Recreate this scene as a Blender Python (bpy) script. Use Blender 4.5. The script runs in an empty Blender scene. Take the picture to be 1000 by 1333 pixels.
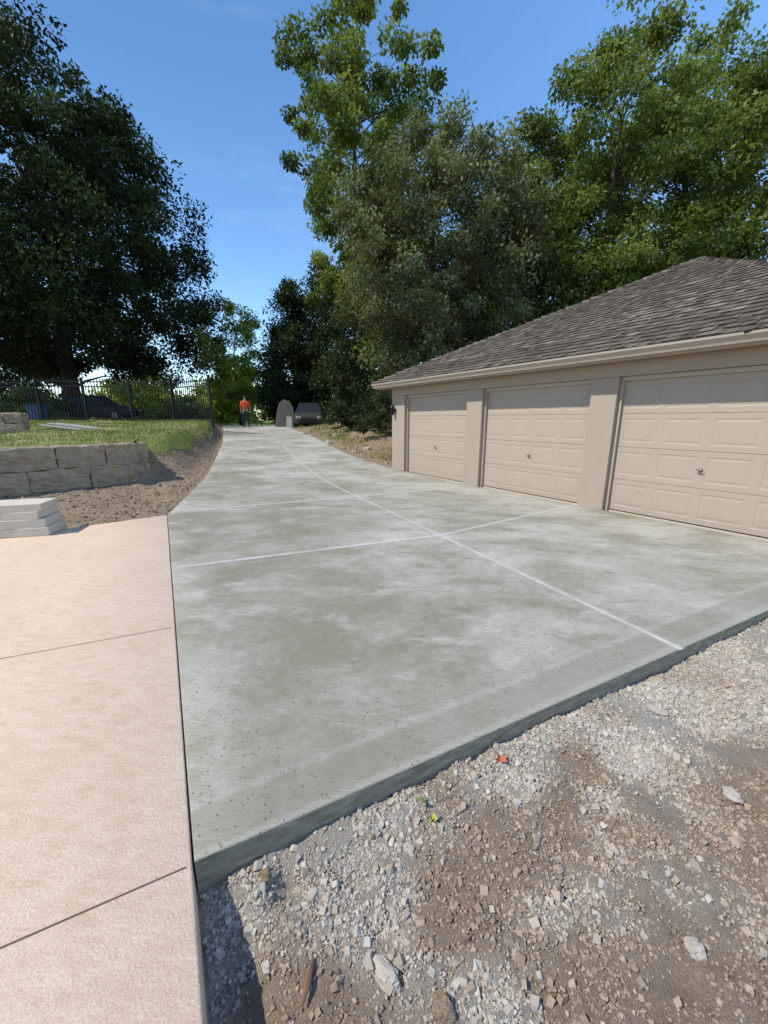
import bpy, bmesh, math, random
import numpy as np
from mathutils import Vector, noise as mnoise
random.seed(7); np.random.seed(7)
RNG = np.random.default_rng(11)
C = bpy.context.scene.collection
R = math.radians
# ------------------------------------------------------------------ view maths
FPX, PITCH, CH = 505.0, R(13.4), 1.5
cp, sp = math.cos(PITCH), math.sin(PITCH)
def ray(u, v):
    xc, yc = (u-500)/FPX, (666.5-v)/FPX
    return Vector((xc, cp+sp*yc, -sp+cp*yc))
def at(u, v, Y):
    d = ray(u, v); t = Y/d.y
    return Vector((d.x*t, Y, CH+d.z*t))
def hit(u, v, z=0.0):
    d = ray(u, v); t = (z-CH)/d.z
    return Vector((d.x*t, d.y*t, z))
# ------------------------------------------------------------------ object helpers
def tag(o, label=None, cat=None, group=None, kind=None):
    if label: o['label'] = label
    if cat: o['category'] = cat
    if group: o['group'] = group
    if kind: o['kind'] = kind
    return o
def empty(name, loc=(0,0,0), rz=0):
    o = bpy.data.objects.new(name, None); C.objects.link(o)
    o.location = loc; o.rotation_euler = (0,0,rz); o.empty_display_size = .1
    return o
def link(name, me, mat, parent=None):
    o = bpy.data.objects.new(name, me); C.objects.link(o)
    if mat: me.materials.append(mat)
    if parent: o.parent = parent
    return o
def npmesh(name, V, F, mat, parent=None, attrs=None, smooth=False):
    V = np.asarray(V, dtype=np.float32); F = np.asarray(F, dtype=np.int32)
    me = bpy.data.meshes.new(name); M, k = F.shape
    me.vertices.add(len(V)); me.vertices.foreach_set('co', V.ravel())
    me.loops.add(M*k); me.loops.foreach_set('vertex_index', F.ravel())
    me.polygons.add(M); me.polygons.foreach_set('loop_start', np.arange(M, dtype=np.int32)*k)
    if smooth: me.polygons.foreach_set('use_smooth', np.ones(M, dtype=bool))
    else: me.polygons.foreach_set('use_smooth', np.zeros(M, dtype=bool))
    me.update(calc_edges=True)
    for n, a in (attrs or {}).items():
        a = np.asarray(a, dtype=np.float32)
        dom = 'FACE' if len(a) == M else 'POINT'
        at_ = me.attributes.new(n, 'FLOAT', dom); at_.data.foreach_set('value', a)
    return link(name, me, mat, parent)
class MB:
    def __init__(s): s.v=[]; s.f=[]
    def add(s, vs, fs):
        b=len(s.v); s.v += [tuple(x) for x in vs]; s.f += [tuple(i+b for i in f) for f in fs]; return s
    def box(s, x0,x1,y0,y1,z0,z1):
        return s.add([(x0,y0,z0),(x1,y0,z0),(x1,y1,z0),(x0,y1,z0),(x0,y0,z1),(x1,y0,z1),(x1,y1,z1),(x0,y1,z1)],
              [(0,3,2,1),(4,5,6,7),(0,1,5,4),(1,2,6,5),(2,3,7,6),(3,0,4,7)])
    def rings(s, rings, cap=True):
        n=len(rings[0]); vs=[p for r in rings for p in r]; fs=[]
        for k in range(len(rings)-1):
            for i in range(n):
                j=(i+1)%n; fs.append((k*n+i,k*n+j,(k+1)*n+j,(k+1)*n+i))
        if cap: fs += [tuple(range(n-1,-1,-1)), tuple((len(rings)-1)*n+i for i in range(n))]
        return s.add(vs, fs)
    def tube(s, pts, rad, n=7):
        pts=[Vector(p) for p in pts]; rr=[]
        for i,p in enumerate(pts):
            t=(pts[min(i+1,len(pts)-1)]-pts[max(i-1,0)]).normalized()
            a=(Vector((0,1,0)) if abs(t.y)<.9 else Vector((1,0,0))).cross(t).normalized(); b=t.cross(a)
            r=rad[i] if hasattr(rad,'__len__') else rad
            rr.append([p+a*(r*math.cos(2*math.pi*k/n))+b*(r*math.sin(2*math.pi*k/n)) for k in range(n)])
        return s.rings(rr)
    def build(s, name, mat, parent=None, bevel=0, seg=2, smooth=False):
        me=bpy.data.meshes.new(name); me.from_pydata(s.v,[],s.f); me.update()
        if smooth:
            for p in me.polygons: p.use_smooth=True
        o=link(name,me,mat,parent)
        if bevel:
            m=o.modifiers.new('Bevel','BEVEL'); m.width=bevel; m.segments=seg; m.limit_method='ANGLE'
        return o
def vnoise(x, y, s=0):
    x=np.asarray(x,dtype=float); y=np.asarray(y,dtype=float)
    xi=np.floor(x); yi=np.floor(y); fx=x-xi; fy=y-yi; fx=fx*fx*(3-2*fx); fy=fy*fy*(3-2*fy)
    def h(i,j):
        q=np.sin(i*127.1+j*311.7+s*74.7)*43758.5453; return q-np.floor(q)
    return (h(xi,yi)*(1-fx)+h(xi+1,yi)*fx)*(1-fy)+(h(xi,yi+1)*(1-fx)+h(xi+1,yi+1)*fx)*fy
def fbm(x, y, s=0, o=4):
    t=0; a=.5; tot=0
    for k in range(o): t=t+a*vnoise(x*2**k,y*2**k,s+k*3); tot+=a; a*=.5
    return t/tot
def sstep(a,b,x): 
    t=np.clip((x-a)/(b-a),0,1); return t*t*(3-2*t)
# ------------------------------------------------------------------ materials
def newmat(name):
    m=bpy.data.materials.new(name); m.use_nodes=True; nt=m.node_tree; nt.nodes.clear()
    out=nt.nodes.new('ShaderNodeOutputMaterial'); return m, nt, out
def nd(nt, typ, ins=None, **props):
    n=nt.nodes.new(typ)
    for k,v in props.items(): setattr(n,k,v)
    for k,v in (ins or {}).items():
        s=n.inputs[k]
        if isinstance(v, bpy.types.NodeSocket): nt.links.new(v, s)
        else: s.default_value=v
    return n
def mixc(nt, fac, a, b, mode='MIX'):
    n=nt.nodes.new('ShaderNodeMix'); n.data_type='RGBA'; n.blend_type=mode
    for i,v in ((0,fac),(6,a),(7,b)):
        if isinstance(v, bpy.types.NodeSocket): nt.links.new(v,n.inputs[i])
        else: n.inputs[i].default_value = v if i==0 else ((*v,1) if len(v)==3 else v)
    return n.outputs[2]
def ramp(nt, fac, stops):
    n=nt.nodes.new('ShaderNodeValToRGB'); nt.links.new(fac,n.inputs[0]); e=n.color_ramp.elements
    while len(e)<len(stops): e.new(.5)
    for i,(p,c) in enumerate(stops):
        e[i].position=p; e[i].color=(*c,1) if hasattr(c,'__len__') else (c,c,c,1)
    return n.outputs[0]
def math_(nt, op, a, b=0.0, clamp=False):
    n=nd(nt,'ShaderNodeMath',operation=op,use_clamp=clamp)
    for i,v in enumerate((a,b)):
        if isinstance(v,bpy.types.NodeSocket): nt.links.new(v,n.inputs[i])
        else: n.inputs[i].default_value=v
    return n.outputs[0]
def noise(nt, vec, scale, detail=5, rough=.55, dist=0.0):
    return nd(nt,'ShaderNodeTexNoise',{'Vector':vec,'Scale':scale,'Detail':detail,'Roughness':rough,'Distortion':dist}).outputs[0]
def pos(nt): return nd(nt,'ShaderNodeNewGeometry').outputs['Position']
def objc(nt): return nd(nt,'ShaderNodeTexCoord').outputs['Object']
def stretch(nt, vec, sc, rz=0):
    return nd(nt,'ShaderNodeMapping',{'Vector':vec,'Scale':sc,'Rotation':(0,0,rz)}).outputs[0]
def dotv(nt, v, d): return nd(nt,'ShaderNodeVectorMath',{0:v,1:d},operation='DOT_PRODUCT').outputs['Value']
def finish(nt, out, col, rough=.8, height=None, bstr=.3, bdist=.01, spec=.3, metal=0):
    p=nd(nt,'ShaderNodeBsdfPrincipled')
    for k,v in (('Base Color',col),('Roughness',rough),('Metallic',metal),('Specular IOR Level',spec)):
        if isinstance(v,bpy.types.NodeSocket): nt.links.new(v,p.inputs[k])
        else: p.inputs[k].default_value=(*v,1) if hasattr(v,'__len__') else v
    if height is not None:
        b=nd(nt,'ShaderNodeBump',{'Strength':bstr,'Distance':bdist,'Height':height}); nt.links.new(b.outputs[0],p.inputs['Normal'])
    nt.links.new(p.outputs[0],out.inputs[0]); return p
def simple(name, col, rough=.7, var=.25, scale=6, bump=.2, bdist=.01, spec=.3, metal=0, fine=60):
    m,nt,out=newmat(name); v=objc(nt)
    n1=noise(nt,v,scale); n2=noise(nt,v,fine,3)
    lo=tuple(c*(1-var) for c in col); hi=tuple(min(1,c*(1+var)) for c in col)
    c=mixc(nt,n1,lo,hi); c=mixc(nt,math_(nt,'MULTIPLY',n2,.35),c,tuple(x*.6 for x in col))
    finish(nt,out,c,rough,n2,bump,bdist,spec,metal); return m
C0=Vector((-.66,1.04)); FD=Vector((.895,.445)); NF=Vector((.445,-.895))
def concrete():
    m,nt,out=newmat('new_concrete'); v=pos(nt)
    a=noise(nt,stretch(nt,v,(.95,1.15,1),.5),.66,9,.62,.6); b=noise(nt,stretch(nt,v,(1.0,1.9,1),.5),1.5,9,.72,.3); c=noise(nt,v,13,5,.7); f=noise(nt,v,150,2,.7)
    br=noise(nt,stretch(nt,v,(14,150,1),-.46),1.0,3,.6)     # broom drag lines
    bias=math_(nt,'MULTIPLY',math_(nt,'SUBTRACT',dotv(nt,v,(.838,.545,0)),3.0),.025)
    ar=math_(nt,'ADD',math_(nt,'ADD',a,bias),math_(nt,'MULTIPLY',math_(nt,'SUBTRACT',c,.5),.16))
    col=ramp(nt,ar,[(.36,(.200,.178,.122)),(.45,(.285,.265,.203)),(.53,(.38,.362,.296)),(.66,(.535,.517,.448))])
    col=mixc(nt,ramp(nt,b,[(.53,0),(.68,.75)]),col,(.57,.552,.486))
    col=mixc(nt,ramp(nt,b,[(.33,.9),(.475,0)]),col,(.19,.166,.108))
    col=mixc(nt,.22,col,mixc(nt,c,(.17,.152,.108),(.56,.54,.47)))
    d=math_(nt,'SUBTRACT',C0.dot(NF),dotv(nt,v,(NF.x,NF.y,0)))     # metres behind the front edge
    dn=math_(nt,'ADD',d,math_(nt,'MULTIPLY',math_(nt,'SUBTRACT',c,.5),.04))
    band=math_(nt,'MULTIPLY',ramp(nt,dn,[(.0,1),(.19,1),(.215,0)]),ramp(nt,b,[(.36,.3),(.62,.7)]))
    col=mixc(nt,band,col,(.265,.243,.185))
    line=ramp(nt,dn,[(.19,0),(.21,1),(.225,1),(.25,0)])
    col=mixc(nt,math_(nt,'MULTIPLY',line,.16),col,(.57,.555,.49))
    edge=ramp(nt,dn,[(.012,1),(.03,0)])
    col=mixc(nt,math_(nt,'MULTIPLY',edge,.4),col,(.47,.445,.375))
    vo=nd(nt,'ShaderNodeTexVoronoi',{'Vector':v,'Scale':32.0,'Randomness':1.0}).outputs['Distance']
    pm=math_(nt,'MULTIPLY',ramp(nt,vo,[(.09,1),(.2,0)]),ramp(nt,noise(nt,v,2.1,3),[(.40,0),(.56,1)]))
    col=mixc(nt,math_(nt,'MULTIPLY',pm,.7),col,(.085,.073,.048))
    col=mixc(nt,ramp(nt,br,[(.35,.4),(.55,0)]),col,(.175,.158,.115))
    col=mixc(nt,ramp(nt,f,[(.38,.4),(.55,0.08)]),col,(.175,.158,.115))
    nz=nd(nt,'ShaderNodeSeparateXYZ',{0:nd(nt,'ShaderNodeNewGeometry').outputs['Normal']}).outputs[2]
    sidef=ramp(nt,nz,[(.25,1),(.6,0)]); sn=noise(nt,stretch(nt,v,(6,6,22)),1.6,6,.7)
    col=mixc(nt,sidef,col,ramp(nt,sn,[(.32,(.17,.143,.098)),(.55,(.28,.245,.182)),(.7,(.39,.35,.275))]))
    h=math_(nt,'ADD',math_(nt,'SUBTRACT',math_(nt,'ADD',f,math_(nt,'MULTIPLY',br,.9)),math_(nt,'MULTIPLY',pm,1.2)),math_(nt,'MULTIPLY',math_(nt,'MULTIPLY',sidef,sn),4.0))
    finish(nt,out,col,.85,h,.55,.006,.2); return m
def patio_mat():
    m,nt,out=newmat('pink_concrete'); v=pos(nt)
    s=stretch(nt,v,(1.6,4.2,1),.35)
    a=noise(nt,v,.9,4); b=noise(nt,s,5.5,8,.74); f=noise(nt,v,110,3,.75); g=noise(nt,v,2.2,6,.65,.5)
    col=mixc(nt,a,(.64,.475,.34),(.71,.55,.415))
    col=mixc(nt,ramp(nt,g,[(.42,.35),(.56,0)]),col,(.58,.41,.275))
    col=mixc(nt,ramp(nt,b,[(.47,0),(.66,.6)]),col,(.78,.625,.485))
    col=mixc(nt,ramp(nt,b,[(.32,.55),(.46,0)]),col,(.50,.345,.23))
    col=mixc(nt,ramp(nt,f,[(.38,.5),(.6,0)]),col,(.44,.305,.205))
    h=math_(nt,'ADD',math_(nt,'MULTIPLY',b,1.3),math_(nt,'MULTIPLY',f,.8))
    finish(nt,out,col,.85,h,.6,.009,.2); return m
def dust_mat():
    m,nt,out=newmat('joint_dust'); v=pos(nt)
    ac=nd(nt,'ShaderNodeAttribute',attribute_name='across').outputs['Fac']
    n=noise(nt,v,22,4,.6); n2=noise(nt,v,3,4,.6)
    d=math_(nt,'ABSOLUTE',ac)
    e=math_(nt,'ADD',d,math_(nt,'MULTIPLY',math_(nt,'SUBTRACT',n,.5),.5))
    halo=math_(nt,'MULTIPLY',ramp(nt,e,[(.08,.85),(.26,.45),(.9,0)]),ramp(nt,n2,[(.3,.5),(.6,.9)]))
    p=nd(nt,'ShaderNodeBsdfPrincipled',{'Base Color':(.64,.615,.555,1),'Roughness':.9})
    t=nd(nt,'ShaderNodeBsdfTransparent')
    mx=nd(nt,'ShaderNodeMixShader',{0:halo,1:t.outputs[0],2:p.outputs[0]})
    nt.links.new(mx.outputs[0],out.inputs[0]); return m
def ground_mat():
    m,nt,out=newmat('bare_dirt'); v=pos(nt)
    a=noise(nt,v,.7,6,.6); b=noise(nt,v,7,6,.65); f=noise(nt,v,45,4,.7)
    col=mixc(nt,a,(.23,.16,.10),(.33,.245,.165)); col=mixc(nt,ramp(nt,b,[(.45,0),(.7,.8)]),col,(.40,.315,.22))
    col=mixc(nt,math_(nt,'MULTIPLY',f,.5),col,(.12,.083,.052))
    far=nd(nt,'ShaderNodeSeparateXYZ',{0:v}).outputs[1]
    col=mixc(nt,ramp(nt,math_(nt,'MULTIPLY',far,.01),[(.24,0),(.30,1)]),col,mixc(nt,b,(.11,.15,.035),(.18,.22,.06)))
    finish(nt,out,col,.95,math_(nt,'ADD',b,f),.8,.03,.1); return m
def gravel_mat():
    m,nt,out=newmat('gravel_dirt'); v=pos(nt)
    w=nd(nt,'ShaderNodeAttribute',attribute_name='crush').outputs['Fac']
    b=noise(nt,v,16,6,.72); f=noise(nt,v,120,4,.8)
    d=mixc(nt,b,(.27,.19,.13),(.44,.335,.24)); g=mixc(nt,b,(.39,.35,.285),(.54,.50,.43))
    col=mixc(nt,w,d,g); col=mixc(nt,ramp(nt,f,[(.36,.55),(.52,0)]),col,(.16,.118,.08)); col=mixc(nt,ramp(nt,f,[(.56,0),(.68,.4)]),col,(.52,.455,.375))
    finish(nt,out,col,.95,math_(nt,'ADD',b,math_(nt,'MULTIPLY',f,1.3)),1.0,.015,.1); return m
def attr_mat(name, attr, stops, rough=.85, nscale=60, bump=.3, bdist=.005, spec=.2, dark=.5):
    m,nt,out=newmat(name); v=objc(nt)
    a=nd(nt,'ShaderNodeAttribute',attribute_name=attr).outputs['Fac']
    n=noise(nt,v,nscale,3,.65); col=ramp(nt,a,stops)
    col=mixc(nt,math_(nt,'MULTIPLY',n,dark),col,mixc(nt,1.0,col,(.45,.43,.40),'MULTIPLY'))
    finish(nt,out,col,rough,n,bump,bdist,spec); return m
def leaf_mat(name, stops, trans=.3, tint=(1.5,1.6,.5)):
    m,nt,out=newmat(name)
    a=nd(nt,'ShaderNodeAttribute',attribute_name='shade').outputs['Fac']
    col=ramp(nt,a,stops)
    p=nd(nt,'ShaderNodeBsdfPrincipled',{'Base Color':col,'Roughness':.62,'Specular IOR Level':.2})
    tc=mixc(nt,1.0,col,tint,'MULTIPLY')
    t=nd(nt,'ShaderNodeBsdfTranslucent',{'Color':tc})
    mx=nd(nt,'ShaderNodeMixShader',{0:trans,1:p.outputs[0],2:t.outputs[0]})
    nt.links.new(mx.outputs[0],out.inputs[0]); return m
M_drive=concrete(); M_patio=patio_mat(); M_dust=dust_mat(); M_ground=ground_mat(); M_gravel=gravel_mat()
M_stone=attr_mat('crushed_stone','tone',[(0,(.24,.17,.115)),(.35,(.385,.30,.225)),(.6,(.465,.41,.335)),(1,(.56,.52,.455))],.95,70,.5,.004,.1,.4)
M_rubble=attr_mat('dirt_rubble_stone','tone',[(0,(.15,.105,.068)),(.5,(.29,.22,.152)),(1,(.47,.40,.31))],.95,40,.5,.004,.1)
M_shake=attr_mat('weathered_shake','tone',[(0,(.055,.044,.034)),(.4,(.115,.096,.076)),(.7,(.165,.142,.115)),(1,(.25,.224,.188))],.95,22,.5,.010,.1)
M_groove=simple('groove',(.13,.085,.055),.9,.2)
M_door=simple('beige_door_paint',(.415,.337,.268),.6,.04,2,.05,.002)
M_wall=simple('beige_siding_paint',(.38,.307,.243),.7,.06,3,.1,.004)
M_trim=simple('gutter_paint',(.43,.357,.287),.5,.06,3,.05,.002)
M_soffit=simple('soffit_paint',(.40,.33,.26),.7,.06,3,.1,.004)
M_metal=simple('dull_metal',(.22,.21,.19),.5,.1,6,.05,.002,.4,.6)
M_dark=simple('black_metal',(.010,.010,.011),.5,.2,6,.05,.002,.3)
M_block=simple('wall_stone',(.34,.262,.175),.95,.5,6,1.0,.025,fine=26,spec=.1)
M_paver=simple('paver_concrete',(.56,.49,.385),.9,.12,9,.4,.005,spec=.1)
M_bark=simple('bark',(.06,.048,.037),.95,.4,9,.9,.04,fine=25)
M_rock=simple('limestone_rock',(.42,.365,.295),.9,.25,8,.6,.012,fine=35)
M_wood=simple('weathered_board',(.42,.38,.33),.85,.2,5,.3,.006)
def lawn_mat():
    m,nt,out=newmat('lawn_turf'); v=pos(nt)
    a=noise(nt,v,.55,5); f=noise(nt,v,28,4,.7)
    col=ramp(nt,a,[(.35,(.19,.23,.05)),(.5,(.25,.265,.075)),(.62,(.36,.31,.15))]); col=mixc(nt,math_(nt,'MULTIPLY',f,.5),col,(.09,.10,.03))
    finish(nt,out,col,.95,f,.8,.03,.1); return m
M_lawn=lawn_mat()
M_grass=attr_mat('grass_blade','shade',[(0,(.15,.19,.04)),(.6,(.29,.32,.075)),(1,(.45,.40,.18))],.7,30,.1,.002)
# ------------------------------------------------------------------ terrain functions
ZY=np.array([-500,10.2,12.5,14,16.5,18,21,24,26,30,60,500]); ZZ=np.array([0,0,.11,.27,.54,.70,.95,1.10,1.12,1.0,.9,.9])
def zd(y):
    y=np.asarray(y,dtype=float); return (np.interp(y-.5,ZY,ZZ)+np.interp(y,ZY,ZZ)+np.interp(y+.5,ZY,ZZ))/3
LE=[(-.66,1.04),(-3.5,6.1),(-3.95,7.6),(-4.6,9.8),(-5.65,13),(-6.75,16.5),(-8.1,20),(-9.7,24),(-11.6,28),(-13.8,32)]
GU=Vector((.545,-.838)).normalized(); GN=Vector((-GU.y,GU.x)); GA=Vector((.237,11.8))
FR=GA+GU*9.35
RE=[tuple(FR),tuple(GA+GU*4.5),tuple(GA),(-.6,13.1),(-1.5,14.5),(-3.1,18),(-4.6,21),(-6.1,24.5),(-8.0,28.5),(-10,32.5)]
LEx=np.array([p[0] for p in LE]); LEy=np.array([p[1] for p in LE])
REx=np.array([p[0] for p in RE]); REy=np.array([p[1] for p in RE])
WD=Vector((.63,.777)).normalized(); WN=Vector((-WD.y,WD.x)); WE=Vector((-6.15,9.8))-WD*.2
def raised(x,y):
    rx=x-WE.x; ry=y-WE.y; a=rx*WD.x+ry*WD.y; b=rx*WN.x+ry*WN.y
    w=np.where(a<.25,.25,.25+np.clip((a-.25)*4.0,0,2.6)); b=b-np.where(a<.25,.25,-.4*np.clip(a,0,2))
    dd=np.interp(y,LEy,LEx)-x
    return sstep(0,1,b/w)*sstep(.05,1,dd/np.interp(y,[9,13,18],[2.0,1.6,.8]))
def terrain(x,y):
    x=np.asarray(x,dtype=float); y=np.asarray(y,dtype=float)
    r=raised(x,y); L=.93+np.clip((y-9)/11,0,1)*.47
    far=sstep(26,40,y); L=L*(1-far)+1.0*far
    D=zd(y)-.05
    dr=x-np.interp(y,REy,REx)
    D=D+np.where(y>12,sstep(.1,3,dr)*.25,0)
    off=np.maximum(np.interp(y,LEy,LEx)-x,np.where(y>11,dr,0))
    bumps=((fbm(x*1.3,y*1.3,5)-.5)*.16+(fbm(x*4.5,y*4.5,6)-.5)*.12*(1-r*.7))*sstep(0,.8,off)
    z=D*(1-r)+L*r+bumps
    inner=(x>-1.2)&(x<8)&(y<6)
    z=np.where(inner,-.4,z)
    z=np.where((x<np.interp(y,LEy,LEx))&(y<5.2)&(x>-9),-.2,z)
    on=(x<np.interp(y,REy,REx)+.1)&(x>np.interp(y,LEy,LEx)-.1)
    z=np.where(on,np.minimum(z,zd(y)-.06),z)
    return z
def tz(x,y): return float(terrain(np.array([x]),np.array([y]))[0])
def gridmesh(xs,ys):
    X,Y=np.meshgrid(xs,ys); nx,ny=len(xs),len(ys)
    i=np.arange((ny-1)*nx).reshape(ny-1,nx)[:,:-1].ravel()
    F=np.stack([i,i+1,i+nx+1,i+nx],1); return X.ravel(),Y.ravel(),F
xs=np.concatenate([[-600,-300,-150,-80,-50,-35],np.arange(-26,-10,.25),np.arange(-10,-3,.1),np.arange(-3,12,.25),[14,20,30,50,90,160,320,600]])
ys=np.concatenate([[-200,-60,-20,-6],np.arange(-2,5,.25),np.arange(5,18,.12),np.arange(18,32,.25),[34,38,45,60,90,150,300,700]])
X,Y,F=gridmesh(xs,ys); Z=terrain(X,Y)
tag(npmesh('ground',np.stack([X,Y,Z],1),F,M_ground,smooth=True),'bare brown dirt ground around the driveway','ground',kind='structure')
def lawnmask(x,y):
    dd=np.interp(y,LEy,LEx)-x
    return raised(x,y)+(fbm(x*1.1,y*1.1,9)-.5)*.6-sstep(.9,.25,dd)*.25
X,Y,F=gridmesh(np.arange(-30,-5,.12),np.arange(5,40,.12)); Z=terrain(X,Y)+.018
msk=lawnmask(X,Y)
F=F[(msk[F].min(axis=1)>.42)]
tag(npmesh('lawn',np.stack([X,Y,Z],1),F,M_lawn,smooth=True),'patchy green lawn behind the block retaining wall','lawn',kind='structure')
def blades(name,px,py,h0,h1,label,wid=.012):
    n=len(px); pz=terrain(px,py); h=RNG.uniform(h0,h1,n); ang=RNG.uniform(0,6.283,n); lx=RNG.normal(0,.35,n)*h; ly=RNG.normal(0,.35,n)*h
    w=wid*RNG.uniform(.7,1.5,n)
    A=np.stack([px-np.cos(ang)*w,py-np.sin(ang)*w,pz],1); B=np.stack([px+np.cos(ang)*w,py+np.sin(ang)*w,pz],1); T=np.stack([px+lx,py+ly,pz+h],1)
    V=np.stack([A,B,T],1).reshape(-1,3); F=np.arange(3*n).reshape(n,3)
    sh=np.clip(.5+RNG.normal(0,.2,n)+(fbm(px*.6,py*.6,3)-.5)*1.1,0,1)
    tag(npmesh(name,V,F,M_grass,attrs={'shade':sh}),label,'grass',kind='stuff')
px=RNG.uniform(-22,-5.2,110000); py=RNG.uniform(7,22,110000)
k=(lawnmask(px,py)>.30); k&=RNG.random(len(px))<np.clip(1.6*fbm(px*.8,py*.8,21)-.2,0,1)
blades('lawn_grass',px[k],py[k],.04,.13,'short green and straw coloured grass on the lawn behind the stone wall')
px=RNG.uniform(-5,4,40000); py=RNG.uniform(12.6,24,40000); dr=px-np.interp(py,REy,REx)
k=(dr>.5)&(dr<5)&(((px-GA.x)*GU.x+(py-GA.y)*GU.y)<-.6)&(RNG.random(len(px))<np.clip(fbm(px*.9,py*.9,31)*2-.85,0,1))
blades('verge_grass',px[k],py[k],.06,.2,'tufts of grass and weeds on the rough verge beyond the garage')
# ------------------------------------------------------------------ slabs
def slab(name, L, Rr, nc, mat, zf, depth=.16, rnd=.012, rows_per=.35):
    Lp=[Vector(p) for p in L]; Rp=[Vector(p) for p in Rr]; rowsL=[];rowsR=[]
    for i in range(len(Lp)-1):
        n=max(1,int(max((Lp[i+1]-Lp[i]).length,(Rp[i+1]-Rp[i]).length)/rows_per))
        for k in range(n):
            rowsL.append(Lp[i].lerp(Lp[i+1],k/n)); rowsR.append(Rp[i].lerp(Rp[i+1],k/n))
    rowsL.append(Lp[-1]); rowsR.append(Rp[-1]); nr=len(rowsL)
    V=[]
    for a,b in zip(rowsL,rowsR):
        for j in range(nc+1): V.append(a.lerp(b,j/nc))
    w=nc+1
    F=[(i*w+j,i*w+j+1,(i+1)*w+j+1,(i+1)*w+j) for i in range(nr-1) for j in range(nc)]
    loop=[j for j in range(w)]+[i*w+nc for i in range(1,nr)]+[(nr-1)*w+j for j in range(nc-1,-1,-1)]+[i*w for i in range(nr-2,0,-1)]
    P=[V[i] for i in loop]; n=len(P); V3=[(p.x,p.y,float(zf(p.y))) for p in V]; base=len(V3)
    offs=[]
    for i in range(n):
        t=(P[(i+1)%n]-P[i-1]).normalized(); offs.append(Vector((t.y,-t.x)))
    for s_,dz in ((rnd*.6,-rnd*.35),(rnd,-rnd),(rnd,-depth)):
        V3 += [(P[i].x+offs[i].x*s_,P[i].y+offs[i].y*s_,float(zf(P[i].y))+dz) for i in range(n)]
    ring=[loop]+[[base+k*n+i for i in range(n)] for k in range(3)]
    for k in range(3):
        for i in range(n):
            j=(i+1)%n; F.append((ring[k][i],ring[k+1][i],ring[k+1][j],ring[k][j]))
    me=bpy.data.meshes.new(name); me.from_pydata(V3,[],F); me.update()
    for p in me.polygons: p.use_smooth = p.index < (nr-1)*nc
    return link(name,me,mat)
drive=tag(slab('driveway',LE,RE,24,M_drive,zd,depth=.24,rnd=.006),'new grey concrete driveway running uphill past the garage','driveway',kind='structure')
SD=Vector((LE[1][0]-LE[0][0],LE[1][1]-LE[0][1])).normalized(); SL=Vector((-SD.y,SD.x))   # SL points left of the seam
pr0=C0+SL*.019-SD*3.0; pr1=Vector(LE[1])+SL*.019
pfar=Vector((-5.0,4.85)); fd=(pfar-pr1).normalized()
patio=tag(slab('patio',[tuple(pr0+SL*9),tuple(pr1+fd*9)],[tuple(pr0),tuple(pr1)],10,M_patio,lambda y:0.0,depth=.34,rnd=.007),'pinkish beige textured concrete pad left of the driveway','patio',kind='structure')
def strip(name, pts, width, mat, zf, parent, lift=.004):
    pts=[Vector(p[:2]) for p in pts]; dense=[]
    for i in range(len(pts)-1):
        n=max(1,int((pts[i+1]-pts[i]).length/.3))
        for k in range(n): dense.append(pts[i].lerp(pts[i+1],k/n))
    dense.append(pts[-1]); V=[];A=[];F=[]
    for i,p in enumerate(dense):
        t=(dense[min(i+1,len(dense)-1)]-dense[max(i-1,0)]).normalized(); o=Vector((-t.y,t.x))*width/2
        for s in (-1,0,1): V.append((p.x+o.x*s,p.y+o.y*s,float(zf(p.y))+lift)); A.append(s)
    for i in range(len(dense)-1):
        for k in range(2): F.append((i*3+k,i*3+k+1,(i+1)*3+k+1,(i+1)*3+k))
    return npmesh(name,V,F,mat,parent,{'across':A})
def hp(u,v):
    y=8.0
    for _ in range(30): p=hit(u,v,float(zd(y))); y=.5*y+.5*p.y
    return p
strip('control_joint',[hp(888,846),hp(590,705),hp(430,630),hp(402,611),(-4.3,16.4),(-5.7,19.6),(-7.5,24),(-9.4,28)],.12,M_dust,zd,drive)
strip('control_joint',[hp(232,739),hp(575,697),hp(760,655)],.13,M_dust,zd,drive,.006)
strip('control_joint',[hp(238,666),hp(430,650),hp(606,634)],.15,M_dust,zd,drive,.006)
strip('control_joint',[(-5.0,11.0),(-.15,11.9)],.16,M_dust,zd,drive,.006)
strip('control_joint',[(-6.1,14.6),(-1.9,15.2)],.17,M_dust,zd,drive,.006)
strip('control_joint',[(-7.7,19),(-3.7,19.3)],.18,M_dust,zd,drive,.006)
def sx(a,b):      # extend a joint line to the edge of the pad on both sides
    p,q=Vector(hit(*a)[:2]),Vector(hit(*b)[:2]); dv=(q-p).normalized(); nrm=-SL
    t=((C0+SL*.03)-q).dot(nrm)/dv.dot(nrm); return [p-dv*1.0,q+dv*t]
for a,b in (((0,858),(230,816)),((0,1235),(250,1126))): strip('control_joint',sx(a,b),.0045,M_groove,lambda y:0.0,patio,.003)
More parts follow.
